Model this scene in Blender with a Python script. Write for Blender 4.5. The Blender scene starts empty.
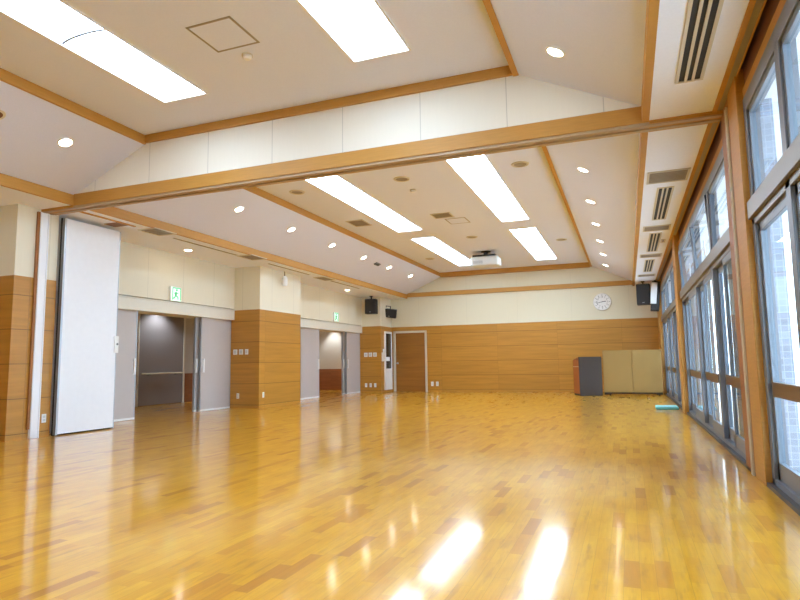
import bpy, bmesh, math, random
from mathutils import Vector, Matrix
random.seed(7)
C = bpy.context.scene
COL = C.collection
PI = math.pi

# ------------------------------------------------------------------ helpers
def lin(c):
    return tuple(((v/255)/12.92 if v/255 <= .04045 else ((v/255+.055)/1.055)**2.4) for v in c) + (1,)

def newmat(name):
    m = bpy.data.materials.new(name); m.use_nodes = True
    nt = m.node_tree; b = nt.nodes['Principled BSDF']
    return m, nt, b

def N(nt, t, **kw):
    n = nt.nodes.new(t)
    for k, v in kw.items():
        if k.startswith('i_'):
            n.inputs[k[2:].replace('_', ' ')].default_value = v
        else: setattr(n, k, v)
    return n

def math_n(nt, op, a, b=None, c=None):
    n = nt.nodes.new('ShaderNodeMath'); n.operation = op
    for i, v in enumerate((a, b, c)):
        if v is None: continue
        if isinstance(v, (int, float)): n.inputs[i].default_value = v
        else: nt.links.new(v, n.inputs[i])
    return n.outputs[0]

def mixc(nt, fac, a, b, blend='MIX'):
    n = nt.nodes.new('ShaderNodeMix'); n.data_type = 'RGBA'; n.blend_type = blend
    for s, v in ((n.inputs[0], fac), (n.inputs[6], a), (n.inputs[7], b)):
        if isinstance(v, (int, float, tuple)): s.default_value = v
        else: nt.links.new(v, s)
    return n.outputs[2]

def coords(nt):
    t = nt.nodes.new('ShaderNodeTexCoord'); s = nt.nodes.new('ShaderNodeSeparateXYZ')
    nt.links.new(t.outputs['Object'], s.inputs[0]); return s.outputs

def combine(nt, x, y, z):
    n = nt.nodes.new('ShaderNodeCombineXYZ')
    for i, v in enumerate((x, y, z)):
        if isinstance(v, (int, float)): n.inputs[i].default_value = v
        else: nt.links.new(v, n.inputs[i])
    return n.outputs[0]

def noise(nt, vec, scale, detail=3, rough=.5):
    n = nt.nodes.new('ShaderNodeTexNoise'); n.inputs['Scale'].default_value = scale
    n.inputs['Detail'].default_value = detail; n.inputs['Roughness'].default_value = rough
    nt.links.new(vec, n.inputs['Vector']); return n.outputs[0]

def bump(nt, b, h, strength=.1, dist=.01):
    n = nt.nodes.new('ShaderNodeBump'); n.inputs['Strength'].default_value = strength
    n.inputs['Distance'].default_value = dist
    nt.links.new(h, n.inputs['Height']); nt.links.new(n.outputs[0], b.inputs['Normal'])

def plain(name, c, rough=.5, metal=0, grain=.03, scale=12, coat=0):
    """one paint or plastic with a faint procedural mottling"""
    m, nt, b = newmat(name)
    tc = nt.nodes.new('ShaderNodeTexCoord')
    f = noise(nt, tc.outputs['Object'], scale)
    base = lin(c)
    lo = tuple(max(0, v*(1-grain)) for v in base[:3])+(1,); hi = tuple(min(1, v*(1+grain)) for v in base[:3])+(1,)
    nt.links.new(mixc(nt, f, lo, hi), b.inputs['Base Color'])
    b.inputs['Roughness'].default_value = rough; b.inputs['Metallic'].default_value = metal
    b.inputs['Coat Weight'].default_value = coat
    return m

def emit(name, c, s):
    m, nt, b = newmat(name)
    b.inputs['Base Color'].default_value = lin(c)
    b.inputs['Emission Color'].default_value = lin(c); b.inputs['Emission Strength'].default_value = s
    return m

def line_mask(nt, v, period, offset, width):
    """1 on thin lines every `period`"""
    t = math_n(nt, 'DIVIDE', math_n(nt, 'SUBTRACT', v, offset - width/2), period)
    return math_n(nt, 'LESS_THAN', math_n(nt, 'FRACT', t), width/period)

def wood_panel(name, c, zoff=.555, zper=.475, hoff=0., hper=1.94, rough=.35, joints=True):
    m, nt, b = newmat(name); x, y, z = coords(nt)
    h = math_n(nt, 'ADD', x, y)
    row = math_n(nt, 'FLOOR', math_n(nt, 'DIVIDE', math_n(nt, 'SUBTRACT', z, zoff), zper))
    col = math_n(nt, 'FLOOR', math_n(nt, 'DIVIDE', math_n(nt, 'SUBTRACT', h, hoff), hper))
    wn = nt.nodes.new('ShaderNodeTexWhiteNoise'); wn.noise_dimensions = '2D'
    nt.links.new(combine(nt, row, col, 0), wn.inputs['Vector']); rnd = wn.outputs['Value']
    hv = math_n(nt, 'ADD', h, math_n(nt, 'MULTIPLY', rnd, 17))
    g1 = noise(nt, combine(nt, math_n(nt, 'MULTIPLY', hv, .9), math_n(nt, 'MULTIPLY', z, 15), rnd), 1, 4, .55)
    g2 = noise(nt, combine(nt, math_n(nt, 'MULTIPLY', hv, 6), math_n(nt, 'MULTIPLY', z, 160), 0), 1, 2)
    base = lin(c)
    dk = tuple(v*.74 for v in base[:3])+(1,); lt = tuple(min(1, v*1.18) for v in base[:3])+(1,)
    mr = nt.nodes.new('ShaderNodeMapRange'); nt.links.new(g1, mr.inputs[0]); mr.inputs[1].default_value = .2; mr.inputs[2].default_value = .8
    col1 = mixc(nt, mr.outputs[0], dk, lt)
    col2 = mixc(nt, math_n(nt, 'MULTIPLY', g2, .25), col1, tuple(v*.6 for v in base[:3])+(1,))
    col3 = mixc(nt, math_n(nt, 'MULTIPLY', rnd, .34), col2, tuple(v*.7 for v in base[:3])+(1,))
    if joints:
        jm = math_n(nt, 'MAXIMUM', line_mask(nt, z, zper, zoff, .012), math_n(nt, 'MULTIPLY', line_mask(nt, h, hper, hoff, .006), .6))
        col3 = mixc(nt, math_n(nt, 'MULTIPLY', jm, .75), col3, tuple(v*.25 for v in base[:3])+(1,))
    nt.links.new(col3, b.inputs['Base Color']); b.inputs['Roughness'].default_value = rough
    return m

def wood_trim(name, c, rough=.55):
    m, nt, b = newmat(name)
    tc = nt.nodes.new('ShaderNodeTexCoord'); x, y, z = coords(nt)
    g = noise(nt, combine(nt, math_n(nt, 'MULTIPLY', x, 5), math_n(nt, 'MULTIPLY', y, 5), math_n(nt, 'MULTIPLY', z, 60)), 1, 4, .6)
    base = lin(c)
    nt.links.new(mixc(nt, g, tuple(v*.8 for v in base[:3])+(1,), tuple(min(1, v*1.15) for v in base[:3])+(1,)), b.inputs['Base Color'])
    b.inputs['Roughness'].default_value = rough
    return m

def cream_panel(name, c, hper, hoff, dark=.5, rough=.6, width=.009):
    m, nt, b = newmat(name); x, y, z = coords(nt)
    h = math_n(nt, 'ADD', x, y)
    base = lin(c)
    g = noise(nt, combine(nt, math_n(nt, 'MULTIPLY', h, 40), math_n(nt, 'MULTIPLY', z, 3), 0), 1, 3)
    c1 = mixc(nt, g, tuple(v*.96 for v in base[:3])+(1,), base)
    nt.links.new(mixc(nt, math_n(nt, 'MULTIPLY', line_mask(nt, h, hper, hoff, width), dark), c1, tuple(v*.4 for v in base[:3])+(1,)), b.inputs['Base Color'])
    b.inputs['Roughness'].default_value = rough
    return m

def make_floor_mat():
    m, nt, b = newmat('varnished maple strip floor'); x, y, z = coords(nt)
    PW, PL = .068, .36
    xr = math_n(nt, 'DIVIDE', x, PW); row = math_n(nt, 'FLOOR', xr)
    w1 = nt.nodes.new('ShaderNodeTexWhiteNoise'); w1.noise_dimensions = '1D'; nt.links.new(row, w1.inputs['W'])
    yr = math_n(nt, 'ADD', math_n(nt, 'DIVIDE', y, PL), math_n(nt, 'MULTIPLY', w1.outputs['Value'], 7.3))
    col = math_n(nt, 'FLOOR', yr)
    w2 = nt.nodes.new('ShaderNodeTexWhiteNoise'); w2.noise_dimensions = '2D'; nt.links.new(combine(nt, row, col, 0), w2.inputs['Vector'])
    r = w2.outputs['Value']
    ramp = nt.nodes.new('ShaderNodeValToRGB'); nt.links.new(r, ramp.inputs[0])
    e = ramp.color_ramp.elements
    e[0].position = 0; e[0].color = lin((188, 124, 34))
    e[1].position = 1; e[1].color = lin((232, 174, 46))
    for p, c in ((.06, (206, 140, 36)), (.16, (222, 160, 36)), (.7, (227, 168, 40))):
        k = e.new(p); k.color = lin(c)
    xs = math_n(nt, 'ADD', math_n(nt, 'MULTIPLY', x, 70), math_n(nt, 'MULTIPLY', r, 90))
    g = noise(nt, combine(nt, xs, math_n(nt, 'MULTIPLY', y, 4), r), 1, 4, .6)
    c1 = mixc(nt, math_n(nt, 'MULTIPLY', math_n(nt, 'POWER', g, 2), .55), ramp.outputs[0], lin((150, 92, 40)))
    blot = noise(nt, combine(nt, math_n(nt, 'MULTIPLY', x, 5), math_n(nt, 'MULTIPLY', y, 2.2), 0), 1, 4, .6)
    bl = nt.nodes.new('ShaderNodeMapRange'); nt.links.new(blot, bl.inputs[0]); bl.inputs[1].default_value = .42; bl.inputs[2].default_value = .68
    c1 = mixc(nt, math_n(nt, 'MULTIPLY', bl.outputs[0], .30), c1, lin((176, 112, 36)))
    # a few darker heartwood streaks
    st = noise(nt, combine(nt, math_n(nt, 'MULTIPLY', x, 18), math_n(nt, 'MULTIPLY', y, 2.6), 0), 1, 3, .55)
    stm = nt.nodes.new('ShaderNodeMapRange'); nt.links.new(st, stm.inputs[0]); stm.inputs[1].default_value = .57; stm.inputs[2].default_value = .72
    c2 = mixc(nt, math_n(nt, 'MULTIPLY', stm.outputs[0], .42), c1, lin((148, 94, 48)))
    sx = math_n(nt, 'LESS_THAN', math_n(nt, 'FRACT', xr), .03); sy = math_n(nt, 'LESS_THAN', math_n(nt, 'FRACT', yr), .004)
    c3 = mixc(nt, math_n(nt, 'MULTIPLY', math_n(nt, 'MAXIMUM', sx, sy), .3), c2, lin((120, 76, 34)))
    nt.links.new(c3, b.inputs['Base Color'])
    b.inputs['Roughness'].default_value = .3
    b.inputs['Coat Weight'].default_value = .88; b.inputs['Coat Roughness'].default_value = .10; b.inputs['Coat IOR'].default_value = 1.5
    b.inputs['Specular IOR Level'].default_value = .05
    wob = noise(nt, combine(nt, math_n(nt, 'MULTIPLY', x, 9), math_n(nt, 'MULTIPLY', y, 1.6), 0), 1, 2)
    nb = nt.nodes.new('ShaderNodeBump'); nb.inputs['Strength'].default_value = .06; nb.inputs['Distance'].default_value = .01
    nt.links.new(wob, nb.inputs['Height']); nt.links.new(nb.outputs[0], b.inputs['Coat Normal'])
    return m

def make_ceiling_mat(name, c):
    m, nt, b = newmat(name); tc = nt.nodes.new('ShaderNodeTexCoord')
    g = noise(nt, tc.outputs['Object'], 55, 4, .7); base = lin(c)
    nt.links.new(mixc(nt, g, tuple(v*.93 for v in base[:3])+(1,), tuple(min(1, v*1.04) for v in base[:3])+(1,)), b.inputs['Base Color'])
    b.inputs['Roughness'].default_value = .9; bump(nt, b, g, .25, .004)
    return m

def make_glass():
    m = bpy.data.materials.new('window glass'); m.use_nodes = True; nt = m.node_tree
    nt.nodes.clear()
    o = nt.nodes.new('ShaderNodeOutputMaterial'); mx = nt.nodes.new('ShaderNodeMixShader')
    t = nt.nodes.new('ShaderNodeBsdfTransparent'); g = nt.nodes.new('ShaderNodeBsdfGlossy'); f = nt.nodes.new('ShaderNodeFresnel')
    t.inputs[0].default_value = (.84, .90, .93, 1); g.inputs['Roughness'].default_value = .02; f.inputs[0].default_value = 1.45
    ge = nt.nodes.new('ShaderNodeNewGeometry')
    fac = math_n(nt, 'MULTIPLY', f.outputs[0], math_n(nt, 'SUBTRACT', 1, ge.outputs['Backfacing']))
    nt.links.new(fac, mx.inputs[0]); nt.links.new(t.outputs[0], mx.inputs[1]); nt.links.new(g.outputs[0], mx.inputs[2])
    nt.links.new(mx.outputs[0], o.inputs[0]); return m

def make_tile(name, c, joint, size):
    m, nt, b = newmat(name); x, y, z = coords(nt)
    h = math_n(nt, 'ADD', x, y)
    wn = nt.nodes.new('ShaderNodeTexWhiteNoise'); wn.noise_dimensions = '2D'
    nt.links.new(combine(nt, math_n(nt, 'FLOOR', math_n(nt, 'DIVIDE', h, size)), math_n(nt, 'FLOOR', math_n(nt, 'DIVIDE', z, size)), 0), wn.inputs['Vector'])
    base = lin(c)
    c1 = mixc(nt, wn.outputs['Value'], tuple(v*.8 for v in base[:3])+(1,), tuple(min(1, v*1.12) for v in base[:3])+(1,))
    jm = math_n(nt, 'MAXIMUM', line_mask(nt, h, size, 0, size*.1), line_mask(nt, z, size, 0, size*.1))
    nt.links.new(mixc(nt, jm, c1, lin(joint)), b.inputs['Base Color']); b.inputs['Roughness'].default_value = .4
    return m

M = dict(
    floor=make_floor_mat(),
    wood=wood_panel('horizontal grain oak wall panelling', (194, 138, 54)),
    trim=wood_trim('oak ceiling trim', (190, 138, 60)),
    jamb=wood_trim('reddish jamb wood', (158, 102, 52)),
    darktrim=wood_trim('dark brown wood and recess shade', (120, 76, 44)),
    wains=wood_panel('corridor wainscot wood', (150, 96, 60), joints=False),
    doorwood=wood_panel('brown veneer door wood', (160, 106, 42), joints=False),
    ceil=make_ceiling_mat('ceiling board off white', (222, 227, 243)),
    slope=make_ceiling_mat('sloped ceiling board off white', (218, 224, 244)),
    soffit=make_ceiling_mat('rock wool soffit board', (234, 238, 249)),
    gable=cream_panel('pale ribbed gable panel', (234, 229, 214), .957, -1.07 + 6.0),
    cream=cream_panel('cream wall cloth panel', (232, 225, 202), .97, 9.74-8.5, dark=.35),
    creamfar=cream_panel('cream far wall panel', (222, 215, 188), 1.72, 19.54-1.59, dark=.2),
    header=plain('cream painted steel header', (224, 220, 205), .4),
    greydoor=plain('grey laminate sliding door', (190, 182, 178), .45),
    darkdoor=plain('dark grey corridor door paint', (138, 132, 132), .5),
    corridor=plain('corridor grey wall cloth', (196, 190, 178), .8),
    white=plain('white plastic', (236, 236, 234), .4),
    partition=plain('white laminate partition face', (236, 238, 242), .35),
    alu=plain('silver anodised aluminium', (176, 180, 186), .35, .7),
    frame=plain('blue grey aluminium window frame', (122, 129, 139), .4, .25),
    sill=plain('dark bronze sill', (66, 66, 70), .4),
    rail=plain('brownish track metal', (176, 152, 118), .5),
    bronze=plain('bronze grey transom aluminium', (128, 122, 116), .35, .45),
    midrail=plain('brown bronze rail', (120, 98, 78), .35, .4),
    dark=plain('black rubber', (28, 28, 30), .6),
    blackbox=plain('black speaker paint', (30, 29, 30), .5),
    grille=plain('black speaker cloth', (46, 45, 46), .8, grain=.3, scale=300),
    beige=plain('beige painted metal', (206, 196, 172), .5),
    vent=plain('taupe vent metal', (150, 138, 118), .5),
    grey=plain('pale grey plastic', (206, 208, 206), .45),
    midgrey=plain('mid grey plastic', (120, 120, 122), .5),
    charcoal=plain('charcoal laminate', (72, 64, 60), .95),
    tan=plain('tan plywood board', (156, 124, 66), .5, grain=.06, scale=3),
    orange=wood_trim('reddish lectern wood', (160, 92, 42)),
    teal=plain('turquoise foam', (130, 206, 206), .7),
    tealdark=plain('teal foam edge', (70, 160, 156), .7),
    glass=make_glass(),
    darkglass=plain('dark cabinet glass', (44, 46, 42), .12),
    tube=emit('lit diffuser', (208, 231, 255), 10.0),
    lamp=emit('lit downlight lens', (255, 246, 228), 22.0),
    signwhite=emit('lit exit sign face white', (206, 240, 222), .6),
    signgreen=emit('lit exit sign face green', (60, 170, 110), .35),
    tile=make_tile('pale blue grey outdoor tile', (150, 164, 184), (184, 192, 202), .06),
    deck=make_tile('pale outdoor paving', (228, 220, 214), (196, 188, 182), .3),
    outwhite=plain('white exterior paint', (238, 240, 242), .7),
    outwall=cream_panel('pale exterior wall panel', (226, 232, 236), 1.2, 0, dark=.25),
)

def box(bm, x0, x1, y0, y1, z0, z1):
    vs = [bm.verts.new((x, y, z)) for x in sorted((x0, x1)) for y in sorted((y0, y1)) for z in sorted((z0, z1))]
    for f in ((0, 1, 3, 2), (4, 6, 7, 5), (0, 4, 5, 1), (2, 3, 7, 6), (0, 2, 6, 4), (1, 5, 7, 3)):
        bm.faces.new([vs[i] for i in f])
    return vs

def prism(bm, pts, axis, a, b):
    """polygon pts extruded along axis from a to b; pts are the two other coordinates in order"""
    def P(p, t):
        return {'X': (t, p[0], p[1]), 'Y': (p[0], t, p[1]), 'Z': (p[0], p[1], t)}[axis]
    A = [bm.verts.new(P(p, a)) for p in pts]; B = [bm.verts.new(P(p, b)) for p in pts]
    n = len(pts)
    bm.faces.new(A); bm.faces.new(B[::-1])
    for i in range(n): bm.faces.new((A[i], B[i], B[(i+1) % n], A[(i+1) % n]))

def lathe(bm, prof, origin=(0, 0, 0), axis=(0, 0, 1), seg=24):
    """profile of (radius, height) turned about an axis through origin"""
    q = Vector((0, 0, 1)).rotation_difference(Vector(axis)); o = Vector(origin)
    rings = []
    for r, h in prof:
        if r < 1e-6: rings.append([bm.verts.new(o + q @ Vector((0, 0, h)))])
        else: rings.append([bm.verts.new(o + q @ Vector((r*math.cos(2*PI*i/seg), r*math.sin(2*PI*i/seg), h))) for i in range(seg)])
    for a, b in zip(rings, rings[1:]):
        for i in range(seg):
            j = (i+1) % seg
            if len(a) == 1: bm.faces.new((a[0], b[i], b[j]))
            elif len(b) == 1: bm.faces.new((a[i], b[0], a[j]))
            else: bm.faces.new((a[i], b[i], b[j], a[j]))

def rod(bm, p, q, r, seg=14):
    d = Vector(q)-Vector(p)
    lathe(bm, [(0, 0), (r, 0), (r, d.length), (0, d.length)], p, d.normalized(), seg)

def obj(name, fn, mat, parent=None, bevel=0, smooth=False, seg=2):
    me = bpy.data.meshes.new(name); bm = bmesh.new(); fn(bm)
    bmesh.ops.recalc_face_normals(bm, faces=bm.faces[:])
    if smooth:
        for f in bm.faces: f.smooth = True
    bm.to_mesh(me); bm.free()
    me.materials.append(mat)
    o = bpy.data.objects.new(name, me); COL.objects.link(o)
    if parent: o.parent = parent
    if bevel:
        md = o.modifiers.new('bevel', 'BEVEL'); md.width = bevel; md.segments = seg; md.limit_method = 'ANGLE'; md.angle_limit = .6
    if smooth:
        md = o.modifiers.new('split', 'EDGE_SPLIT'); md.split_angle = .6
    return o

def B(*a):
    return lambda bm: box(bm, *a)

def boxes(*lst):
    def f(bm):
        for a in lst: box(bm, *a)
    return f

def struct(name, fn, mat, parent=None, bevel=0, **k):
    o = obj(name, fn, mat, parent, bevel, **k)
    if parent is None: o['kind'] = 'structure'
    return o

def thing(name, label, cat, loc, rot=(0, 0, 0), group=None):
    o = bpy.data.objects.new(name, None); COL.objects.link(o); o.empty_display_size = .1
    o.location = loc; o.rotation_euler = rot; o['label'] = label; o['category'] = cat
    if group: o['group'] = group
    return o

def tag(o, label, cat, group=None):
    o['label'] = label; o['category'] = cat
    if group: o['group'] = group
    return o

def dup(root, loc, label=None, rot=None):
    r = root.copy(); COL.objects.link(r); r.location = loc
    if rot: r.rotation_euler = rot
    if label: r['label'] = label
    for ch in list(root.children):
        c = ch.copy(); COL.objects.link(c); c.parent = r
        for g in list(ch.children):
            d = g.copy(); COL.objects.link(d); d.parent = c
    return r

def copies(make, spots):
    """spots: list of (loc, label) or (loc, label, rot); the first is built, the rest are copies"""
    root = None
    for s in spots:
        if root is None: root = make(s[0], s[1], *(s[2:]))
        else: dup(root, s[0], s[1], *(s[2:]))

# ------------------------------------------------------------------ key dimensions (metres)
XL = -7.8                      # pillar faces on the left
XW = -8.5                      # left wall face above the doors
XD = -8.60                     # sliding door plane
XLT, XRT = -7.17, .307         # lower trims
XLU, XRU = -5.9, -.915         # upper trims
ZS, ZU, ZC = 3.247, 3.945, 4.06
D = 19.55                      # far wall
Y0 = -2.0                      # back wall
YB0, YB1 = 5.98, 6.2           # beam
XG = .97                       # inner face of window frames
ZW = 2.246                     # top of wood panelling

# ------------------------------------------------------------------ floor
struct('floor', B(-11.4, 1.0, Y0-.1, 21.2, -.1, 0), M['floor'])

# ------------------------------------------------------------------ ceiling
LIGHTS = [(-4.63, 3.225), (-2.17, 3.225), (-4.61, 10.57), (-2.15, 10.57), (-4.61, 15.95), (-2.15, 15.95)]
def holed(y0, y1):
    hs = [(x-.31, x+.31, y-(2.045 if y < 6 else 2.27), y+(2.045 if y < 6 else 2.27)) for x, y in LIGHTS if y0 < y < y1]
    xs = sorted({XLU-.05, XRU, *[v for h in hs for v in h[:2]]}); ys = sorted({y0, y1, *[v for h in hs for v in h[2:]]})
    def f(bm):
        for a, b in zip(xs, xs[1:]):
            for c, d in zip(ys, ys[1:]):
                if not any(h[0] < (a+b)/2 < h[1] and h[2] < (c+d)/2 < h[3] for h in hs): box(bm, a, b, c, d, ZC, ZC+.08)
        bmesh.ops.remove_doubles(bm, verts=bm.verts[:], dist=.004)
    return f
struct('ceiling', holed(Y0, YB0+.1), M['ceil'])
struct('ceiling', holed(YB1-.1, D), M['ceil'])
struct('ceiling', B(-9.0, 1.2, Y0, D, 4.3, 4.36), M['ceil'])                 # slab above
for a, b in ((Y0, YB0+.02), (YB1-.02, D)):
    struct('ceiling', lambda bm: prism(bm, [(XLT-.03, 3.385), (XLU-.01, ZU+.005), (XLU-.01, ZU+.10), (XLT-.03, 3.48)], 'Y', a, b), M['slope'])
    struct('ceiling', lambda bm: prism(bm, [(XRT-.03, 3.385), (XRU+.0, ZU+.005), (XRU+.0, ZU+.10), (XRT-.03, 3.48)], 'Y', a, b), M['slope'])
struct('ceiling', B(-9.0, XLT-.03, Y0, D, ZS, ZS+.08), M['soffit'])          # left low soffit
struct('ceiling', B(XRT, .845, Y0, D, ZS, ZS+.08), M['soffit'])              # right low soffit
struct('ceiling', B(.885, 1.1, Y0, D, 3.40, 3.46), M['darktrim'])            # inside of the curtain recess

# trims
def trim(n, *a, mat='trim', bevel=.003): return struct('trim_%d' % n, B(*a), M[mat], bevel=bevel)
trim(1, XLT-.045, XLT, Y0, YB0, ZS-.005, 3.39)
trim(2, XLT-.045, XLT, YB1, D-.01, ZS-.005, 3.39)
trim(3, XRT-.065, XRT, Y0, YB0, ZS-.005, 3.39)
trim(4, XRT-.065, XRT, YB1, D-.01, ZS-.005, 3.39)
trim(5, XLU-.05, XLU, Y0, YB0, ZU-.005, ZC)
trim(6, XLU-.05, XLU, YB1, D, ZU-.005, ZC)
trim(7, XRU-.06, XRU, Y0, YB0, ZU-.005, ZC)
trim(8, XRU-.06, XRU, YB1, D, ZU-.005, ZC)
trim(9, XLU, XRU-.06, YB0-.03, YB0+.03, ZU+.01, ZC)
trim(10, XLU, XRU-.06, D-.2, D-.03, ZU-.03, ZC)
trim(11, XLT, XRT-.065, D-.06, D-.01, 3.285, 3.43)
trim(12, .845, .885, Y0, D, ZS-.012, 3.40)                                   # edge of the curtain recess
trim(13, XLU, XRU-.06, YB1-.03, YB1+.03, ZU+.01, ZC)
struct('trim_14', B(.885, .935, Y0, D, 3.245, 3.28), M['vent'])             # curtain rail
struct('trim_15', B(.99, 1.12, Y0, D, 3.13, 3.42), M['darktrim'])  # upper part of the header, its shade put in as dark brown
struct('trim_21', B(.935, .945, Y0, D, 3.235, 3.28), M['trim'])    # wooden window header
struct('trim_16', B(.975, 1.12, Y0, D, 3.03, 3.13), M['trim'], bevel=.004)
# parking track of the folding wall, in the left soffit
trim(17, -7.40, -7.36, 6.2, 7.3, ZS-.015, ZS+.01)
struct('trim_18', B(-7.70, -7.42, 6.98, 7.2, ZS-.008, ZS+.01), M['darktrim'])

# gable panels on both faces of the beam
for a, b in ((YB0+.005, YB0+.05), (YB1-.05, YB1-.005)):
    struct('wall_gable', lambda bm: prism(bm, [(XLT, 3.395), (XRT-.03, 3.395), (XRU, ZU+.01), (XRU, ZC), (XLU, ZC), (XLU, ZU+.01)], 'Y', a, b), M['gable'])
# beam and folding wall track
struct('beam', boxes((XLT-.02, XRT, YB0-.01, YB1, 3.235, 3.40), (XRT, .93, YB0-.01, YB1, 3.215, 3.25), (XL, XLT-.02, YB0-.01, YB1, 3.215, 3.25)), M['trim'])
struct('track_rail', boxes((XL, .93, 5.985, 6.045, 3.205, 3.236), (XL, .93, 6.10, 6.16, 3.205, 3.236), (XL, .93, 6.045, 6.10, 3.222, 3.236)), M['rail'])

# ------------------------------------------------------------------ left wall: pillars with panelling
def pillar(y0, y1):
    p = struct('pillar', B(-9.0, XL-.005, y0+.005, y1-.005, ZW-.3, ZS), M['cream'])
    o = obj('wood_panelling', B(-9.0, XL, y0, y1, .0, ZW), M['wood'], p, bevel=.004)
    obj('skirting', B(-9.0, XL+.004, y0-.004, y1, 0, .07), M['wood'], p)
    return p
pillar(5.62, 6.27); pillar(11.45, 13.27); pillar(18.57, D)
struct('wall_left', B(-9.0, -8.4, 6.27, 7.5, 0, ZS), M['cream'])
struct('wall_left', B(-9.0, XW, 7.5, 11.45, 2.28, ZS), M['cream'])
struct('wall_left', B(-9.0, XW, 13.27, 18.57, 2.28, ZS), M['cream'])
w = struct('wall_left', B(-9.0, XW, Y0, 5.62, ZW-.02, ZS), M['cream'])
obj('wood_panelling', B(-9.0, XW+.005, Y0, 5.62, 0, ZW), M['wood'], w)
for n, (a, b) in ((19, (7.5, 11.45)), (20, (13.27, 18.57))):
    struct('trim_%d' % n, boxes((-9.0, XW+.012, a, b, 2.02, 2.235), (-9.0, XW+.022, a, b, 2.235, 2.26)), M['header'], bevel=.003)

# grey sliding doors
def sliding_door(n, y0, y1, x, handle_y, front=1):
    d = struct('door_%d' % n, B(x-.02, x+.02, y0, y1, .03, 2.03), M['greydoor'], bevel=.003)
    obj('bottom_rail', B(x-.022, x+.024, y0, y1, .006, .045), M['white'], d)
    obj('edge_strip', boxes((x-.023, x+.023, y0-.004, y0+.022, .03, 2.03), (x-.023, x+.023, y1-.022, y1+.004, .03, 2.03)), M['alu'], d)
    obj('door_handle', B(x+.022, x+.05, handle_y-.02, handle_y+.02, .83, 1.13), M['white'], d, bevel=.006)
sliding_door(1, 7.6, 8.62, XD, 8.57)
sliding_door(2, 10.42, 11.45, XD, 10.5)
sliding_door(3, 14.6, 15.68, XD, 15.62)
sliding_door(4, 17.52, 18.57, XD, 17.6)
sliding_door(5, 10.34, 11.45, XD-.09, 10.38)
sliding_door(6, 17.42, 18.57, XD-.09, 17.46)

# corridor behind the sliding doors
w = struct('wall_corridor', B(-11.5, -11.36, 4, 21.2, 0, 2.75), M['corridor'])
obj('wainscot', boxes((-11.5, -11.345, 4, 11.39, .0, .78), (-11.5, -11.345, 13.08, 21.2, 0, .78)), M['wains'], w)
obj('skirting', B(-11.5, -11.34, 4, 21.2, 0, .05), M['wains'], w)
w = struct('wall_corridor', B(-11.4, -8.9, 20.3, 20.42, 0, 2.75), M['corridor'])
obj('wainscot', B(-11.4, -8.9, 20.285, 20.3, .0, .8), M['wains'], w)
struct('wall_corridor', B(-11.4, -8.9, 4.0, 4.1, 0, 2.75), M['corridor'])
struct('ceiling', B(-11.5, -8.9, 4, 20.4, 2.6, 2.68), M['ceil'])
d = struct('door_7', B(-11.36, -11.31, 11.44, 13.02, .01, 2.36), M['darkdoor'], bevel=.004)
obj('door_frame', boxes((-11.36, -11.29, 11.40, 11.44, 0, 2.42), (-11.36, -11.29, 13.02, 13.07, 0, 2.42), (-11.36, -11.29, 11.40, 13.07, 2.36, 2.42)), M['header'], d)
obj('handrail', lambda bm: rod(bm, (-11.25, 11.5, .8), (-11.25, 12.95, .8), .02), M['beige'], d, smooth=True)
obj('handrail_bracket', boxes((-11.31, -11.24, 11.75, 11.79, .76, .8), (-11.31, -11.24, 12.7, 12.74, .76, .8)), M['midgrey'], d)

# ------------------------------------------------------------------ far wall and back wall
w = struct('wall_far', B(-9.1, 1.1, D, D+.15, ZW-.02, ZC+.1), M['creamfar'])
obj('wood_panelling', boxes((-9.1, -7.70, D-.012, D+.1, 0, ZW), (-6.50, 1.1, D-.012, D+.1, 0, ZW), (-7.70, -6.50, D-.012, D+.1, 2.08, ZW)), M['wood'], w)
obj('skirting', B(-6.45, .93, D-.02, D, 0, .06), M['wood'], w)
d = struct('door_8', B(-7.66, -6.53, D-.0, D+.06, 0, 2.05), M['doorwood'])
obj('door_frame', boxes((-7.72, -7.64, D-.035, D+.03, 0, 2.10), (-6.55, -6.48, D-.035, D+.03, 0, 2.10), (-7.72, -6.48, D-.035, D+.03, 2.03, 2.10)), M['beige'], d)
obj('door_handle', lambda bm: lathe(bm, [(0, 0), (.03, 0), (.03, .012), (.012, .015), (.012, .05), (.026, .055), (.026, .075), (0, .08)], (-7.57, D, .98), (0, -1, 0)), M['alu'], d, smooth=True)
w = struct('wall_back', B(-9.0, 1.2, Y0-.12, Y0, 0, ZC+.1), M['cream'])
obj('wood_panelling', B(-9.0, 1.2, Y0, Y0+.012, 0, ZW), M['wood'], w)

# ------------------------------------------------------------------ window wall
def post(y0, y1, x0=.925):
    return struct('post', B(x0, 1.075, y0, y1, 0, 3.3), M['trim'], bevel=.004)
post(5.28, 5.66); post(11.85, 12.4, .90); post(18.35, D, .90)
# jamb of the folding wall
struct('partition_jamb', B(.93, 1.075, 5.66, 6.1, 0, 3.24), M['jamb'], bevel=.003)
struct('jamb_channel', boxes((.915, .94, 5.72, 5.735, 0, 3.17), (.915, .94, 5.785, 5.80, 0, 3.17), (.92, .94, 5.735, 5.785, 0, 3.17)), M['beige'])
struct('sill', B(.93, 1.25, Y0, D, -.02, .03), M['sill'])

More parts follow.
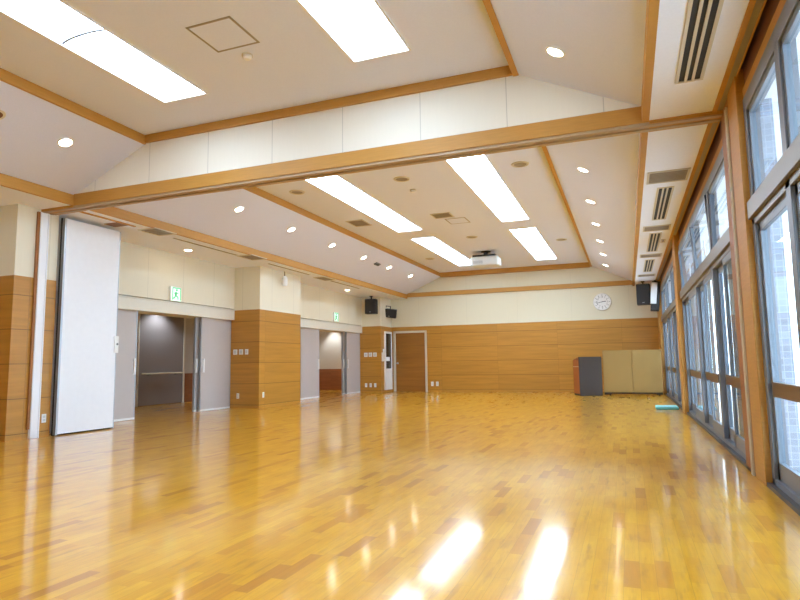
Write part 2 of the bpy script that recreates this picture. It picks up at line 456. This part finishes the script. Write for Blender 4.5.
def window(n, y0, y1, mulls, tilt=(), paired=True):
    """aluminium wall of windows between two posts: fixed lights above the transom, sliding sashes below"""
    X0, X1 = XG, XG+.10; mulls = sorted(mulls)
    fr = boxes((X0, X1, y0, y1, 2.92, 3.04), (X0, X1, y0, y0+.09, .02, 2.95), (X0, X1, y1-.09, y1, .02, 2.95), (X0, X1, y0, y1, .02, .07),
               *[(X0, X1, m-.055, m+.055, .05, 2.95) for m in mulls])
    w = struct('window_%d' % n, fr, M['frame'], bevel=.004)
    obj('transom', boxes((X0-.03, X1, y0+.01, y1-.01, 2.05, 2.19), (X0+.0, X1, y0+.01, y1-.01, 2.0, 2.05)), M['bronze'], w, bevel=.004)
    cells = list(zip([y0+.09]+[m+.055 for m in mulls], [m-.055 for m in mulls]+[y1-.09]))
    for k, (a, b) in enumerate(cells):
        # upper light
        rail = boxes((X0+.015, X0+.06, a, a+.045, 2.19, 2.92), (X0+.015, X0+.06, b-.045, b, 2.19, 2.92), (X0+.015, X0+.06, a, b, 2.19, 2.235), (X0+.015, X0+.06, a, b, 2.875, 2.92))
        if k in tilt:
            rail2 = boxes((-.02, .02, a, a+.045, 0, .72), (-.02, .02, b-.045, b, 0, .72), (-.02, .02, a, b, 0, .045), (-.02, .02, a, b, .675, .72))
            s = obj('upper_sash', rail2, M['frame'], w)
            g = obj('glass_pane', B(-.003, .003, a+.045, b-.045, .045, .675), M['glass'], s)
            s.location = (X0+.035, 0, 2.2); s.rotation_euler = (0, -.05, 0)
            obj('stay_arm', lambda bm: rod(bm, (X0-.02, a+.3, 2.22), (X0-.02, a+.3, 2.42), .008, 8), M['white'], w)
        else:
            s = obj('upper_sash', rail, M['frame'], w)
            obj('glass_pane', B(X0+.034, X0+.04, a+.045, b-.045, 2.24, 2.87), M['glass'], s)
        # lower pair of sliding sashes
        mid = (a+b)/2
        for (c, e, dx) in (((a, mid+.03, .0), (mid-.03, b, .045)) if paired else ((a, b, .02),)):
            st = boxes((X0+dx+.005, X0+dx+.04, c, c+.055, .07, 2.0), (X0+dx+.005, X0+dx+.04, e-.055, e, .07, 2.0),
                       (X0+dx+.005, X0+dx+.04, c, e, .07, .2), (X0+dx+.005, X0+dx+.04, c, e, 1.93, 2.0))
            s = obj('sliding_sash', st, M['frame'], w, bevel=.002)
            obj('mid_rail', B(X0+dx, X0+dx+.042, c+.055, e-.055, .68, .785), M['midrail'], s)
            obj('glass_pane', B(X0+dx+.02, X0+dx+.026, c+.055, e-.055, .2, .68), M['glass'], s)
            obj('glass_pane', B(X0+dx+.02, X0+dx+.026, c+.055, e-.055, .785, 1.93), M['glass'], s)
window(1, Y0, 5.28, [4.17, 2.95, 1.7, .5, -.75], paired=False)
window(2, 6.1, 11.85, [7.72, 9.55], tilt=(1, 2))
window(3, 12.4, 18.35, [14.3, 16.3])

# ------------------------------------------------------------------ outdoors beyond the windows
struct('terrace', B(1.0, 9, -6, 30, -.25, -.06), M['deck'])
struct('ground', B(9, 60, -40, 80, -.35, -.1), M['deck'])
struct('eave', B(1.12, 3.2, -6, 30, 3.42, 3.6), M['outwhite'])
for yy in (6.3, 12.4, 18.6):
    struct('pier', B(1.13, 1.40, yy, yy+.6, -.1, 3.42), M['tile'])
struct('wall_opposite', B(6.5, 6.9, -8, 45, -.1, 5.0), M['outwall'])

# ------------------------------------------------------------------ folding partition
t = thing('folding_partition', 'tall white folding partition stacked beside the wood pillar with the metal channel', 'partition', (-7.72, 6.3, 0))
pn = obj('front_panel', B(-.05, 0, .03, 1.02, .02, 3.19), M['partition'], t, bevel=.004)
obj('edge_profile', boxes((-.05, .002, .0, .03, .01, 3.19), (-.055, .002, 1.02, 1.035, .01, 3.19)), M['alu'], t)
obj('rubber_seal', boxes((-.078, -.05, -.005, 1.03, .0, 3.195), (-.016, -.012, -.003, .0, .01, 3.19)), M['dark'], t)
obj('rear_panel', B(-.13, -.08, .05, 1.02, .02, 3.19), M['partition'], t)
obj('rear_panel', B(-.19, -.14, .05, 1.02, .02, 3.19), M['partition'], t)
lp = obj('latch_plate', B(.0, .02, .98, 1.06, 1.2, 1.47), M['white'], t, bevel=.005)
obj('latch_button', lambda bm: lathe(bm, [(0, 0), (.018, 0), (.018, .008), (0, .01)], (.02, 1.03, 1.34), (1, 0, 0), 12), M['midgrey'], lp)
c = struct('wall_channel', boxes((XL, XL+.035, 5.955, 6.06, 0, 3.2), (XL, XL+.045, 5.94, 5.957, 0, 3.2), (XL, XL+.045, 6.058, 6.075, 0, 3.2)), M['partition'], bevel=.003)
obj('edge_strip', boxes((XL, XL+.03, 5.905, 5.94, .13, 3.2), (XL, XL+.012, 6.075, 6.10, .0, 3.2)), M['jamb'], c)

# ------------------------------------------------------------------ ceiling lights
def troffer(loc, label, length=4.5, n=3):
    w = .59
    if loc[1] < 6: length = 4.05
    t = thing('ceiling_light', label, 'ceiling light', loc, group='long fluorescent ceiling lights')
    obj('frame', boxes((-w/2-.02, -w/2, -length/2-.02, length/2+.02, -.012, 0), (w/2, w/2+.02, -length/2-.02, length/2+.02, -.012, 0),
                       (-w/2, w/2, -length/2-.02, -length/2, -.012, 0), (-w/2, w/2, length/2, length/2+.02, -.012, 0)), M['white'], t)
    seg = length/n
    for i in range(n):
        y0 = -length/2+i*seg+.004; y1 = y0+seg-.008
        def dif(bm):
            arc = [(w/2*math.sin(a), .008+.045*math.cos(a)) for a in [(-PI/2)+PI*k/14 for k in range(15)]]
            pts = arc+[(x*1.0, z+.012) for x, z in reversed(arc)]
            prism(bm, pts, 'Y', y0, y1)
        obj('diffuser', dif, M['tube'], t)
        if i: obj('joint_rib', lambda bm: prism(bm, [(w/2*math.sin(a)*.985, -.002+.045*math.cos(a)) for a in [(-PI/2)+PI*k/14 for k in range(15)]]+[(w/2*math.sin(a), .012+.045*math.cos(a)) for a in [(PI/2)-PI*k/14 for k in range(15)]], 'Y', y0-.016, y0+.008), M['midgrey'], t)
    obj('housing', boxes((-w/2-.02, w/2+.02, -length/2-.02, length/2+.02, .13, .14), (-w/2-.02, w/2+.02, -length/2-.02, -length/2-.004, 0, .13), (-w/2-.02, w/2+.02, length/2+.004, length/2+.02, 0, .13), (-w/2-.02, -w/2-.005, -length/2-.02, length/2+.02, 0, .13), (w/2+.005, w/2+.02, -length/2-.02, length/2+.02, 0, .13)), M['white'], t)
    return t
copies(troffer, [
    ((-4.63, 3.225, ZC), 'long lit ceiling light in front of the beam, left one with a visible cover joint'),
    ((-2.17, 3.225, ZC), 'long lit ceiling light in front of the beam, right of the square hatch')])
copies(troffer, [
    ((-4.61, 10.57, ZC), 'long lit ceiling light just beyond the beam, left of the hatch'),
    ((-2.15, 10.57, ZC), 'long lit ceiling light just beyond the beam, right of the hatch'),
    ((-4.61, 15.95, ZC), 'long lit ceiling light near the far wall, left of the projector'),
    ((-2.15, 15.95, ZC), 'long lit ceiling light near the far wall, right of the projector')])

ANG = math.atan2(ZU-3.385, XLU-XLT)
def downlight(loc, label, rot=(0, 0, 0)):
    t = thing('downlight', label, 'downlight', loc, rot, 'round recessed downlights')
    obj('trim_ring', lambda bm: lathe(bm, [(.073, .004), (.073, -.008), (.09, -.008), (.095, .002), (.073, .004)]), M['white'], t, smooth=True)
    obj('lens', lambda bm: lathe(bm, [(0, -.004), (.074, -.004), (.074, .01), (0, .01)]), M['lamp'], t)
    return t
spots = []
order = ['first', 'second', 'third', 'fourth', 'fifth', 'last']
def zsl(x): return 3.385+abs(x-XLT+.03)/(XLU-XLT+.02)*(ZU-3.38) if x < -3 else 3.385+abs(XRT-.03-x)/(XRT-.03-XRU)*(ZU-3.38)
spots.append(((-6.37, 5.15, zsl(-6.37)-.002), 'round downlight on the left slope in front of the beam', (0, -ANG, 0)))
spots.append(((-.47, 5.25, zsl(-.47)-.002), 'round downlight on the right slope in front of the beam', (0, ANG, 0)))
for o_, y in zip(order, (8.66, 10.43, 12.24, 14.04, 15.82, 17.65)):
    spots.append(((-6.36, y, zsl(-6.36)-.002), 'round downlight on the left slope beyond the beam, %s counting from the beam' % o_, (0, -ANG, 0)))
for o_, y in zip(order, (8.8, 10.66, 12.5, 14.35, 16.2, 18.1)):
    spots.append(((-.47, y, zsl(-.47)-.002), 'round downlight on the right slope beyond the beam, %s counting from the beam' % o_, (0, ANG, 0)))
spots.append(((-7.99, 9.26, ZS-.001), 'round downlight in the low soffit before the nearer open doorway', (0, 0, 0)))
spots.append(((-7.99, 16.4, ZS-.001), 'round downlight in the low soffit before the farther open doorway', (0, 0, 0)))
copies(downlight, spots)

# round ceiling speakers and sensors
def round_vent(loc, label):
    t = thing('ceiling_vent', label, 'ceiling vent', loc, group='round taupe ceiling vents')
    obj('rim', lambda bm: lathe(bm, [(.10, 0), (.10, -.01), (.13, -.012), (.14, 0), (.10, 0)]), M['beige'], t, smooth=True)
    obj('grille', lambda bm: lathe(bm, [(0, -.006), (.10, -.006), (.10, 0), (0, 0)]), M['vent'], t)
    return t
copies(round_vent, [
    ((-5.41, 9.06, ZC), 'round taupe ceiling vent beyond the beam, beside the left upper trim'),
    ((-3.41, 9.1, ZC), 'round taupe ceiling vent beyond the beam, between the two long lights'),
    ((-1.43, 9.14, ZC), 'round taupe ceiling vent beyond the beam, beside the right upper trim'),
    ((-3.46, 14.14, ZC), 'round taupe ceiling vent in front of the projector'),
    ((-1.43, 15.4, ZC), 'round taupe ceiling vent right of the farther right light'),
    ((-5.36, 16.6, ZC), 'round taupe ceiling vent left of the farther left light')])

def detector(loc, label):
    t = thing('smoke_detector', label, 'smoke detector', loc)
    obj('base', lambda bm: lathe(bm, [(0, 0), (.055, 0), (.055, -.012), (0, -.012)]), M['beige'], t, smooth=True)
    obj('dome', lambda bm: lathe(bm, [(.045, -.012), (.045, -.03), (.03, -.045), (0, -.048)]), M['white'], t, smooth=True)
    return t
copies(detector, [((-3.41, 4.74, ZC), 'small white smoke detector beside the square hatch in front of the beam'),
                  ((-3.45, 9.78, ZC), 'small white smoke detector beyond the beam, between the long lights')])

def hatch(loc, label, sx, sy):
    t = thing('ceiling_hatch', label, 'access hatch', loc)
    obj('frame', boxes((-sx/2, sx/2, -sy/2, -sy/2+.022, -.005, 0), (-sx/2, sx/2, sy/2-.022, sy/2, -.005, 0), (-sx/2, -sx/2+.022, -sy/2, sy/2, -.005, 0), (sx/2-.022, sx/2, -sy/2, sy/2, -.005, 0)), M['vent'], t)
    obj('panel', B(-sx/2+.022, sx/2-.022, -sy/2+.022, sy/2-.022, -.003, 0), M['ceil'], t)
    return t
hatch((-3.40, 4.35, ZC), 'square ceiling hatch with thin brown frame in front of the beam', .49, .47)
hatch((-3.33, 12.35, ZC), 'square ceiling hatch beyond the beam, beside the square air vent', .45, .5)

def square_vent(loc, label, sx, sy, n=5):
    t = thing('ceiling_vent', label, 'ceiling vent', loc)
    obj('frame', boxes((-sx/2, sx/2, -sy/2, -sy/2+.025, -.012, 0), (-sx/2, sx/2, sy/2-.025, sy/2, -.012, 0), (-sx/2, -sx/2+.025, -sy/2, sy/2, -.012, 0), (sx/2-.025, sx/2, -sy/2, sy/2, -.012, 0)), M['beige'], t)
    obj('back_plate', B(-sx/2+.02, sx/2-.02, -sy/2+.02, sy/2-.02, -.002, 0), M['darktrim'], t)
    def sl(bm):
        for i in range(n):
            y = -sy/2+.03+(sy-.06)*(i+.5)/n
            box(bm, -sx/2+.02, sx/2-.02, y-(sy-.06)/n*.32, y+(sy-.06)/n*.32, -.009, -.004)
    obj('louvre', sl, M['vent'], t)
    return t
square_vent((-3.5, 11.75, ZC), 'small square brown air vent beyond the beam, next to the far hatch', .42, .4)
square_vent((-5.39, 11.66, ZC), 'rectangular taupe vent by the left upper trim beyond the beam', .4, .55)
square_vent((-7.34, 7.75, ZS), 'taupe grille in the left soffit near the end of the partition', .38, .5)
square_vent((-7.32, 10.45, ZS), 'taupe grille in the left soffit before the middle pillar', .38, .55)
square_vent((-7.45, 13.9, ZS), 'taupe grille in the left soffit just past the middle pillar', .32, .65)
square_vent((.58, 7.93, ZS), 'broad grey grille in the right soffit, nearest one past the beam', .48, .5, 8)
square_vent((.58, 11.05, ZS), 'broad grey grille in the right soffit, second past the beam', .44, .4, 8)
square_vent((.58, 13.95, ZS), 'broad grey grille in the right soffit, third past the beam', .44, .4, 8)
square_vent((.58, 17.2, ZS), 'broad grey grille in the right soffit beside the far speakers', .44, .4, 8)
square_vent((.745, 12.3, ZS), 'tiny rectangular vent beside the second slot diffuser past the beam', .08, .3, 1)

def slot_diffuser(loc, label, length, n=3, w=.16):
    t = thing('slot_diffuser', label, 'air diffuser', loc, group='black slot air diffusers in the right soffit')
    obj('frame', boxes((-w/2-.025, -w/2, -length/2-.02, length/2+.02, -.012, 0), (w/2, w/2+.025, -length/2-.02, length/2+.02, -.012, 0),
                       (-w/2, w/2, -length/2-.02, -length/2, -.012, 0), (-w/2, w/2, length/2, length/2+.02, -.012, 0)), M['beige'], t)
    obj('slot_backing', B(-w/2, w/2, -length/2, length/2, -.003, 0), M['dark'], t)
    def bars(bm):
        for i in range(1, n):
            x = -w/2+w*i/n
            box(bm, x-.011, x+.011, -length/2, length/2, -.012, -.003)
    obj('divider_bar', bars, M['beige'], t)
    return t
copies(lambda l, s: slot_diffuser(l, s, 1.9), [
    ((.585, 4.25, ZS), 'black slot air diffuser in the right soffit in front of the beam'),
    ((.585, 9.4, ZS), 'black slot air diffuser in the right soffit, first past the beam'),
    ((.585, 12.45, ZS), 'black slot air diffuser in the right soffit, second past the beam'),
    ((.585, 15.5, ZS), 'black slot air diffuser in the right soffit, third past the beam')])
def line_slot(loc, label, length):
    t = thing('ceiling_diffuser', label, 'air diffuser', loc, group='thin line diffusers in the left soffit')
    obj('slot_backing', B(-.02, .02, -length/2, length/2, -.004, 0), M['dark'], t)
    obj('edge_flange', boxes((-.035, -.02, -length/2, length/2, -.007, 0), (.02, .035, -length/2, length/2, -.007, 0)), M['beige'], t)
    return t
copies(lambda l, s: line_slot(l, s, 1.85), [
    ((-7.46, 9.2, ZS+.002), 'thin dark line diffuser in the left soffit above the nearer doorway'),
    ((-7.46, 12.2, ZS+.002), 'thin dark line diffuser in the left soffit above the middle pillar'),
    ((-7.5, 15.3, ZS+.002), 'thin dark line diffuser in the left soffit above the farther doorway')])
t = thing('slope_sensor', 'small dark grey sensor box on the left slope beyond the beam', 'sensor', (-6.39, 15.0, zsl(-6.39)), (0, -ANG, 0))
obj('body', B(-.05, .05, -.14, .14, -.035, 0), M['midgrey'], t, bevel=.006); obj('window', B(-.03, .03, -.1, .1, -.042, -.035), M['dark'], t)
t = thing('ceiling_speaker', 'dark round ceiling fitting on the left slope, in front of the beam', 'ceiling fitting', (-6.36, 4.28, zsl(-6.36)), (0, -ANG, 0))
obj('rim', lambda bm: lathe(bm, [(.06, 0), (.06, -.008), (.085, -.006), (.09, 0), (.06, 0)]), M['beige'], t, smooth=True)
obj('cone', lambda bm: lathe(bm, [(.06, -.006), (.03, -.002), (0, -.002)]), M['darktrim'], t, smooth=True)

# projector
t = thing('projector', 'pale grey ceiling projector hanging between the far long lights', 'projector', (-3.58, 16.2, 3.64))
obj('body', B(-.38, .38, -.25, .25, 0, .25), M['grey'], t, bevel=.03, seg=3)
obj('vent_grille', lambda bm: [box(bm, -.3+.03*i, -.29+.03*i, -.256, -.248, .05, .13) for i in range(9)], M['midgrey'], t)
obj('lens', lambda bm: lathe(bm, [(0, 0), (.06, 0), (.07, .02), (.07, .08), (.05, .09), (.045, .06), (0, .05)], (.18, .23, .1), (0, 1, 0)), M['dark'], t, smooth=True)
obj('mount_plate', B(-.34, .3, -.2, .2, .25, .31), M['dark'], t, bevel=.01)
obj('mount_pole', lambda bm: lathe(bm, [(0, .30), (.06, .30), (.06, .40), (.14, .405), (.14, .42), (0, .42)]), M['dark'], t, smooth=True)
obj('side_panel', B(.37, .386, -.2, .2, .03, .21), M['white'], t)

# ------------------------------------------------------------------ wall fittings
def exit_sign(loc, label):
    t = thing('exit_sign', label, 'exit sign', loc, group='green and white exit signs above doorways')
    obj('housing', B(0, .05, -.15, .15, -.145, .145), M['white'], t, bevel=.006)
    obj('sign_face', B(.05, .054, -.14, .14, -.135, .135), M['signwhite'], t)
    def fig(bm):
        # doorway outline and a running figure as simple bars (x out, y across, z up)
        def bar(p, q, w):
            p = Vector((0, *p)); q = Vector((0, *q)); d = (q-p).normalized(); n = Vector((0, -d.z, d.y))*w/2
            a = [p+n, q+n, q-n, p-n]
            A = [bm.verts.new(v+Vector((.054, 0, 0))) for v in a]; Bq = [bm.verts.new(v+Vector((.057, 0, 0))) for v in a]
            bm.faces.new(A); bm.faces.new(Bq[::-1])
            for i in range(4): bm.faces.new((A[i], Bq[i], Bq[(i+1) % 4], A[(i+1) % 4]))
        bar((-.10, -.12), (-.10, .12), .02); bar((.12, -.12), (.12, .12), .02); bar((-.11, .12), (.13, .12), .02)
        bar((0, .04), (-.02, -.03), .05); bar((-.02, -.03), (.05, -.06), .022); bar((.05, -.06), (.05, -.11), .02)
        bar((-.02, -.03), (-.05, -.08), .022); bar((-.05, -.08), (-.09, -.09), .02)
        bar((.0, .035), (.06, .01), .018); bar((.0, .035), (-.06, .01), .018)
        lathe(bm, [(0, 0), (.024, 0), (.024, .003), (0, .003)], (.054, .012, .08), (1, 0, 0), 14)
    obj('pictogram', fig, M['signgreen'], t)
    return t
copies(exit_sign, [((XW, 9.48, 2.42), 'small green and white exit sign above the nearer open doorway'),
                   ((XW, 16.55, 2.44), 'small green and white exit sign above the farther open doorway')])

def plate(loc, label, rot=(0, 0, 0), w=.07, h=.12, kind='switch_plate', cat='switch plate'):
    """faces -Y before rotation"""
    t = thing(kind, label, cat, loc, rot)
    obj('cover', B(-w/2, w/2, -.008, 0, -h/2, h/2), M['white'], t, bevel=.003)
    if cat == 'power outlet': obj('socket', boxes((-.018, .018, -.010, -.008, .008, .04), (-.018, .018, -.010, -.008, -.04, -.008)), M['grey'], t)
    else: obj('rocker', B(-w*.3, w*.3, -.013, -.008, -h*.3, h*.3), M['grey'], t)
    return t
RX = (0, 0, PI/2)     # faces +X
YP = 11.45
plate((-8.45, YP, 1.28), 'leftmost of three white plates on the shaded side of the middle pillar', w=.11)
plate((-8.29, YP, 1.28), 'middle of three white plates on the shaded side of the middle pillar', w=.11)
plate((-8.14, YP, 1.28), 'rightmost of three white plates on the shaded side of the middle pillar', w=.09)
plate((-8.36, YP, .28), 'white outlet low on the shaded side of the middle pillar', kind='power_outlet', cat='power outlet')
plate((XL, 11.62, .30), 'white outlet low on the bright face of the middle pillar', RX, kind='power_outlet', cat='power outlet')
plate((XL, 6.17, .26), 'white outlet low on the nearest wood pillar between channel and partition', RX, kind='power_outlet', cat='power outlet')
YQ = 18.57
for x, nm in ((-8.36, 'left'), (-8.19, 'middle'), (-8.02, 'right')):
    plate((x, YQ, 1.28), 'white switch plate on the farthest pillar, %s of the upper three' % nm, w=.13, h=.14)
    plate((x, YQ, .25), 'white outlet on the farthest pillar, %s of the lower three' % nm, w=.08, h=.13, kind='power_outlet', cat='power outlet')
plate((-6.31, D-.012, .26), 'white outlet on the far wall just right of the brown door, left one', w=.09, h=.15, kind='power_outlet', cat='power outlet')
plate((-6.13, D-.012, .26), 'grey outlet on the far wall right of the brown door, right one', w=.09, h=.15, kind='power_outlet', cat='power outlet')

t = thing('hanging_lamp', 'small white capsule lamp hanging beside the bright face of the middle pillar', 'lamp', (-7.68, 12.3, ZS))
obj('stem', lambda bm: rod(bm, (0, 0, 0), (0, 0, -.14), .014), M['vent'], t, smooth=True)
obj('ceiling_cap', lambda bm: lathe(bm, [(0, 0), (.035, 0), (.03, -.02), (0, -.022)]), M['white'], t, smooth=True)
obj('shade', lambda bm: lathe(bm, [(0, -.13), (.04, -.14), (.07, -.18), (.075, -.32), (.06, -.37), (0, -.38)]), M['white'], t, smooth=True)

t = thing('intercom', 'white wall intercom with handset on the far pillar by the glazed cabinet', 'intercom', (XL, 18.68, 1.05))
obj('base', B(0, .04, -.06, .06, 0, .3), M['white'], t, bevel=.008)
obj('handset', boxes((.04, .075, -.055, -.015, .02, .42), (.04, .09, -.06, -.01, .34, .42), (.04, .09, -.06, -.01, .02, .09)), M['white'], t, bevel=.01)

t = thing('glazed_cabinet', 'narrow white wall cabinet with dark glass pane beside the far wooden door', 'cabinet', (XL, 19.16, .08))
obj('frame', boxes((0, .05, -.31, -.25, 0, 2.0), (0, .05, .25, .31, 0, 2.0), (0, .05, -.25, .25, 1.93, 2.0), (0, .05, -.25, .25, .66, .72), (0, .05, -.25, .25, 0, .05)), M['white'], t, bevel=.004)
obj('lower_panel', B(0, .04, -.25, .25, .05, .66), M['white'], t)
obj('glass_pane', B(0, .03, -.25, .25, .72, 1.93), M['darkglass'], t)
obj('notice_card', B(.03, .034, -.2, .12, .98, 1.12), M['white'], t)

# clock
t = thing('wall_clock', 'round white wall clock on the cream band of the far wall', 'clock', (-.665, D, 2.80))
obj('rim', lambda bm: lathe(bm, [(0, 0), (.265, 0), (.27, .02), (.262, .05), (.24, .055), (.235, .04), (0, .04)], axis=(0, -1, 0), seg=48), M['white'], t, smooth=True)
obj('face', lambda bm: lathe(bm, [(0, .041), (.236, .041), (.236, .043), (0, .044)], axis=(0, -1, 0), seg=48), M['white'], t)
for hh in range(12):
    a = hh*PI/6
    o = obj('hour_mark', B(-.006, .006, -.046, -.043, .195, .225), M['dark'], t); o.rotation_euler = (0, a, 0)
for hh in range(1, 13):
    cu = bpy.data.curves.new('numeral', 'FONT'); cu.body = str(hh); cu.size = .07; cu.align_x = 'CENTER'; cu.align_y = 'CENTER'; cu.extrude = .001
    tmp = bpy.data.objects.new('tmp', cu); me = bpy.data.meshes.new_from_object(tmp); me.materials.append(M['charcoal'])
    bpy.data.objects.remove(tmp); o = bpy.data.objects.new('numeral', me); COL.objects.link(o); o.parent = t
    a = hh*PI/6; o.location = (.16*math.sin(a), -.045, .16*math.cos(a)); o.rotation_euler = (PI/2, 0, 0)
o = obj('hour_hand', B(-.009, .009, -.05, -.047, -.02, .12), M['dark'], t); o.rotation_euler = (0, PI*2*(2.72/12), 0)
o = obj('minute_hand', B(-.006, .006, -.053, -.05, -.03, .18), M['dark'], t); o.rotation_euler = (0, PI*2*(43/60), 0)

# speakers
def hung_speaker(loc, label, rotz, w, h, d, tilt=0.):
    t = thing('wall_speaker', label, 'speaker', loc, (tilt, 0, rotz))
    b = obj('cabinet', B(-w/2, w/2, 0, d, -h, 0), M['blackbox'], t, bevel=.012)
    obj('grille', B(-w/2+.025, w/2-.025, -.008, .002, -h+.03, -.03), M['grille'], t, bevel=.004)
    obj('badge', B(-.03, .03, -.011, -.008, -h+.05, -h+.065), M['alu'], t)
    return t
t = hung_speaker((-7.98, 18.1, 3.14), 'upright black speaker hung from the left soffit before the far pillar', .1, .38, .50, .26)
obj('bracket', boxes((-.02, .02, .12, .16, 0, .1), (-.05, .05, .09, .19, .09, .107)), M['dark'], t)
t = hung_speaker((-7.66, 19.05, 2.85), 'small tilted black speaker on a wall bracket near the far left corner', .3, .5, .3, .2, .2); t.rotation_euler.y = .14
obj('bracket', boxes((-.16, -.13, .08, .11, -.02, .1), (.0, .03, .08, .11, -.02, .1), (-.16, .03, .085, .105, .08, .1), (-.30, -.13, .085, .105, .06, .1)), M['dark'], t)
t = hung_speaker((.50, 18.4, 3.16), 'upright black speaker hung from the right soffit beside the far wall', -.12, .36, .60, .28)
obj('bracket', boxes((-.02, .02, .1, .14, 0, .08), (-.05, .05, .07, .17, .06, .087)), M['dark'], t)
t = thing('tilted_speaker', 'black speaker with window glare painted on its front next to the right hung speaker', 'speaker', (.72, 18.3, 2.5), (0, .1, 0))
obj('cabinet', B(-.03, .19, 0.02, .3, -.13, .72), M['blackbox'], t, bevel=.01)
obj('front_panel', B(-.05, .11, -.01, .25, .07, .68), M['partition'], t, bevel=.01)  # white face stands in for window light reflecting off the speaker
obj('bracket', B(.02, .08, .1, .16, .7, .76), M['dark'], t)

# ------------------------------------------------------------------ things on the floor
t = thing('lectern', 'charcoal fronted lectern with reddish wood side standing before the far wall', 'lectern', (-1.0, 17.45, 0), (0, 0, .33))
obj('front_panel', lambda bm: prism(bm, [(-.31, .02), (.31, .02), (.315, 1.08), (-.315, 1.08)], 'Y', -.02, .01), M['charcoal'], t, bevel=.004)
obj('side_panel', B(-.315, -.285, .01, .62, .05, 1.0), M['orange'], t)
obj('side_panel', B(.285, .315, .01, .62, .05, 1.0), M['orange'], t)
obj('shelf', B(-.285, .285, .02, .58, .55, .575), M['orange'], t)
obj('reading_top', lambda bm: prism(bm, [(.01, 1.05), (.52, .99), (.52, 1.01), (.01, 1.08)], 'X', -.315, .315), M['orange'], t)
obj('plinth', B(-.31, .31, .0, .6, 0, .05), M['dark'], t)
obj('edge_strip', B(-.319, -.314, .02, .6, .8, .815), M['beige'], t)

t = thing('folding_stage', 'tan folded stage platform on black casters by the far right corner', 'stage platform', (.09, 17.6, 0), (0, 0, 0))
for nm, x0, x1 in (('board', -.755, -.004), ('board', .004, .755)):
    def bd(bm):
        vs = box(bm, x0, x1, -.03, .03, .09, 1.25)
    o = obj(nm, bd, M['tan'], t, bevel=.004); o.rotation_euler = (-.03, 0, 0)
obj('back_board', B(-.74, .74, .28, .33, .12, 1.22), M['tan'], t)
obj('undercarriage', boxes((-.74, -.56, -.05, .03, .03, .09), (.58, .74, -.05, .03, .03, .09), (-.72, .72, .0, .04, .05, .085), (-.72, .72, .26, .30, .05, .085), (-.72, -.68, .0, .3, .05, .085), (.68, .72, .0, .3, .05, .085), (-.72, -.68, .1, .2, .08, 1.1), (.68, .72, .1, .2, .08, 1.1)), M['dark'], t)
for x in (-.6, .66):
    for y in (-.02, .28):
        cs = obj('caster', lambda bm: lathe(bm, [(0, -.016), (.034, -.016), (.04, -.008), (.04, .008), (.034, .016), (0, .016)], (x, y, .04), (1, 0, 0), 18), M['dark'], t, smooth=True)
        obj('fork', boxes((x-.024, x-.018, y-.015, y+.015, .03, .085), (x+.018, x+.024, y-.015, y+.015, .03, .085)), M['midgrey'], cs)

t = thing('foam_cushion', 'flat turquoise foam cushion lying on the floor against the window posts', 'cushion', (.67, 13.0, 0))
obj('pad', B(-.21, .2, -.22, .22, .0, .055), M['teal'], t, bevel=.02, seg=3)
obj('piping', boxes((-.212, .202, -.226, -.218, .0, .018),), M['tealdark'], t)

# ------------------------------------------------------------------ light
wd = bpy.data.worlds.new('World'); C.world = wd; wd.use_nodes = True
nt = wd.node_tree; bg = nt.nodes['Background']
tc = nt.nodes.new('ShaderNodeTexCoord'); sp = nt.nodes.new('ShaderNodeSeparateXYZ'); nt.links.new(tc.outputs['Generated'], sp.inputs[0])
rp = nt.nodes.new('ShaderNodeValToRGB'); nt.links.new(sp.outputs['Z'], rp.inputs[0])
rp.color_ramp.elements[0].color = (.74, .88, 1.0, 1); rp.color_ramp.elements[1].color = (.62, .80, 1.0, 1)
nt.links.new(rp.outputs[0], bg.inputs['Color']); bg.inputs['Strength'].default_value = 9.0
# corridor downlights
def corridor_lamp(loc, label):
    t = thing('corridor_downlight', label, 'downlight', loc)
    obj('lens', lambda bm: lathe(bm, [(0, -.004), (.06, -.004), (.06, 0), (0, 0)]), M['lamp'], t)
    obj('trim_ring', lambda bm: lathe(bm, [(.06, 0), (.06, -.008), (.08, -.006), (.08, 0), (.06, 0)]), M['white'], t)
    return t
def spot(loc, e, ang):
    l = bpy.data.lights.new('corridor lamp', 'SPOT'); l.energy = e; l.spot_size = ang; l.spot_blend = .6; l.color = (.86, .93, 1); l.shadow_soft_size = .06
    o = bpy.data.objects.new('corridor lamp', l); COL.objects.link(o); o.location = loc
for y in (7.5, 12.0, 16.0):
    spot((-10.5 if y != 12.0 else -10.95, y, 2.57), 50, 2.2)
spot((-10.45, 19.95, 2.57), 60, 1.6)

# ------------------------------------------------------------------ camera
f = 592.38; yaw, pitch, roll = .3644, .1072, -.0141
fw = Vector((-math.sin(yaw)*math.cos(pitch), math.cos(yaw)*math.cos(pitch), math.sin(pitch)))
r = Vector((math.cos(yaw), math.sin(yaw), 0)); u = r.cross(fw)
c_, s_ = math.cos(roll), math.sin(roll)
r, u = c_*r+s_*u, -s_*r+c_*u
cam = bpy.data.cameras.new('camera'); co = bpy.data.objects.new('camera', cam); COL.objects.link(co)
cam.sensor_width = 36; cam.lens = f*36/800; cam.clip_start = .05; cam.clip_end = 300
co.matrix_world = Matrix(((r.x, u.x, -fw.x, 0), (r.y, u.y, -fw.y, 0), (r.z, u.z, -fw.z, .96), (0, 0, 0, 1)))
C.camera = co

C.view_settings.view_transform = 'Standard'; C.view_settings.look = 'None'; C.view_settings.gamma = 1
C.view_settings.use_curve_mapping = False; C.view_settings.exposure = .64
C.cycles.use_denoising = True; C.cycles.max_bounces = 12; C.cycles.diffuse_bounces = 8; C.cycles.transparent_max_bounces = 16
C.cycles.sample_clamp_indirect = 8
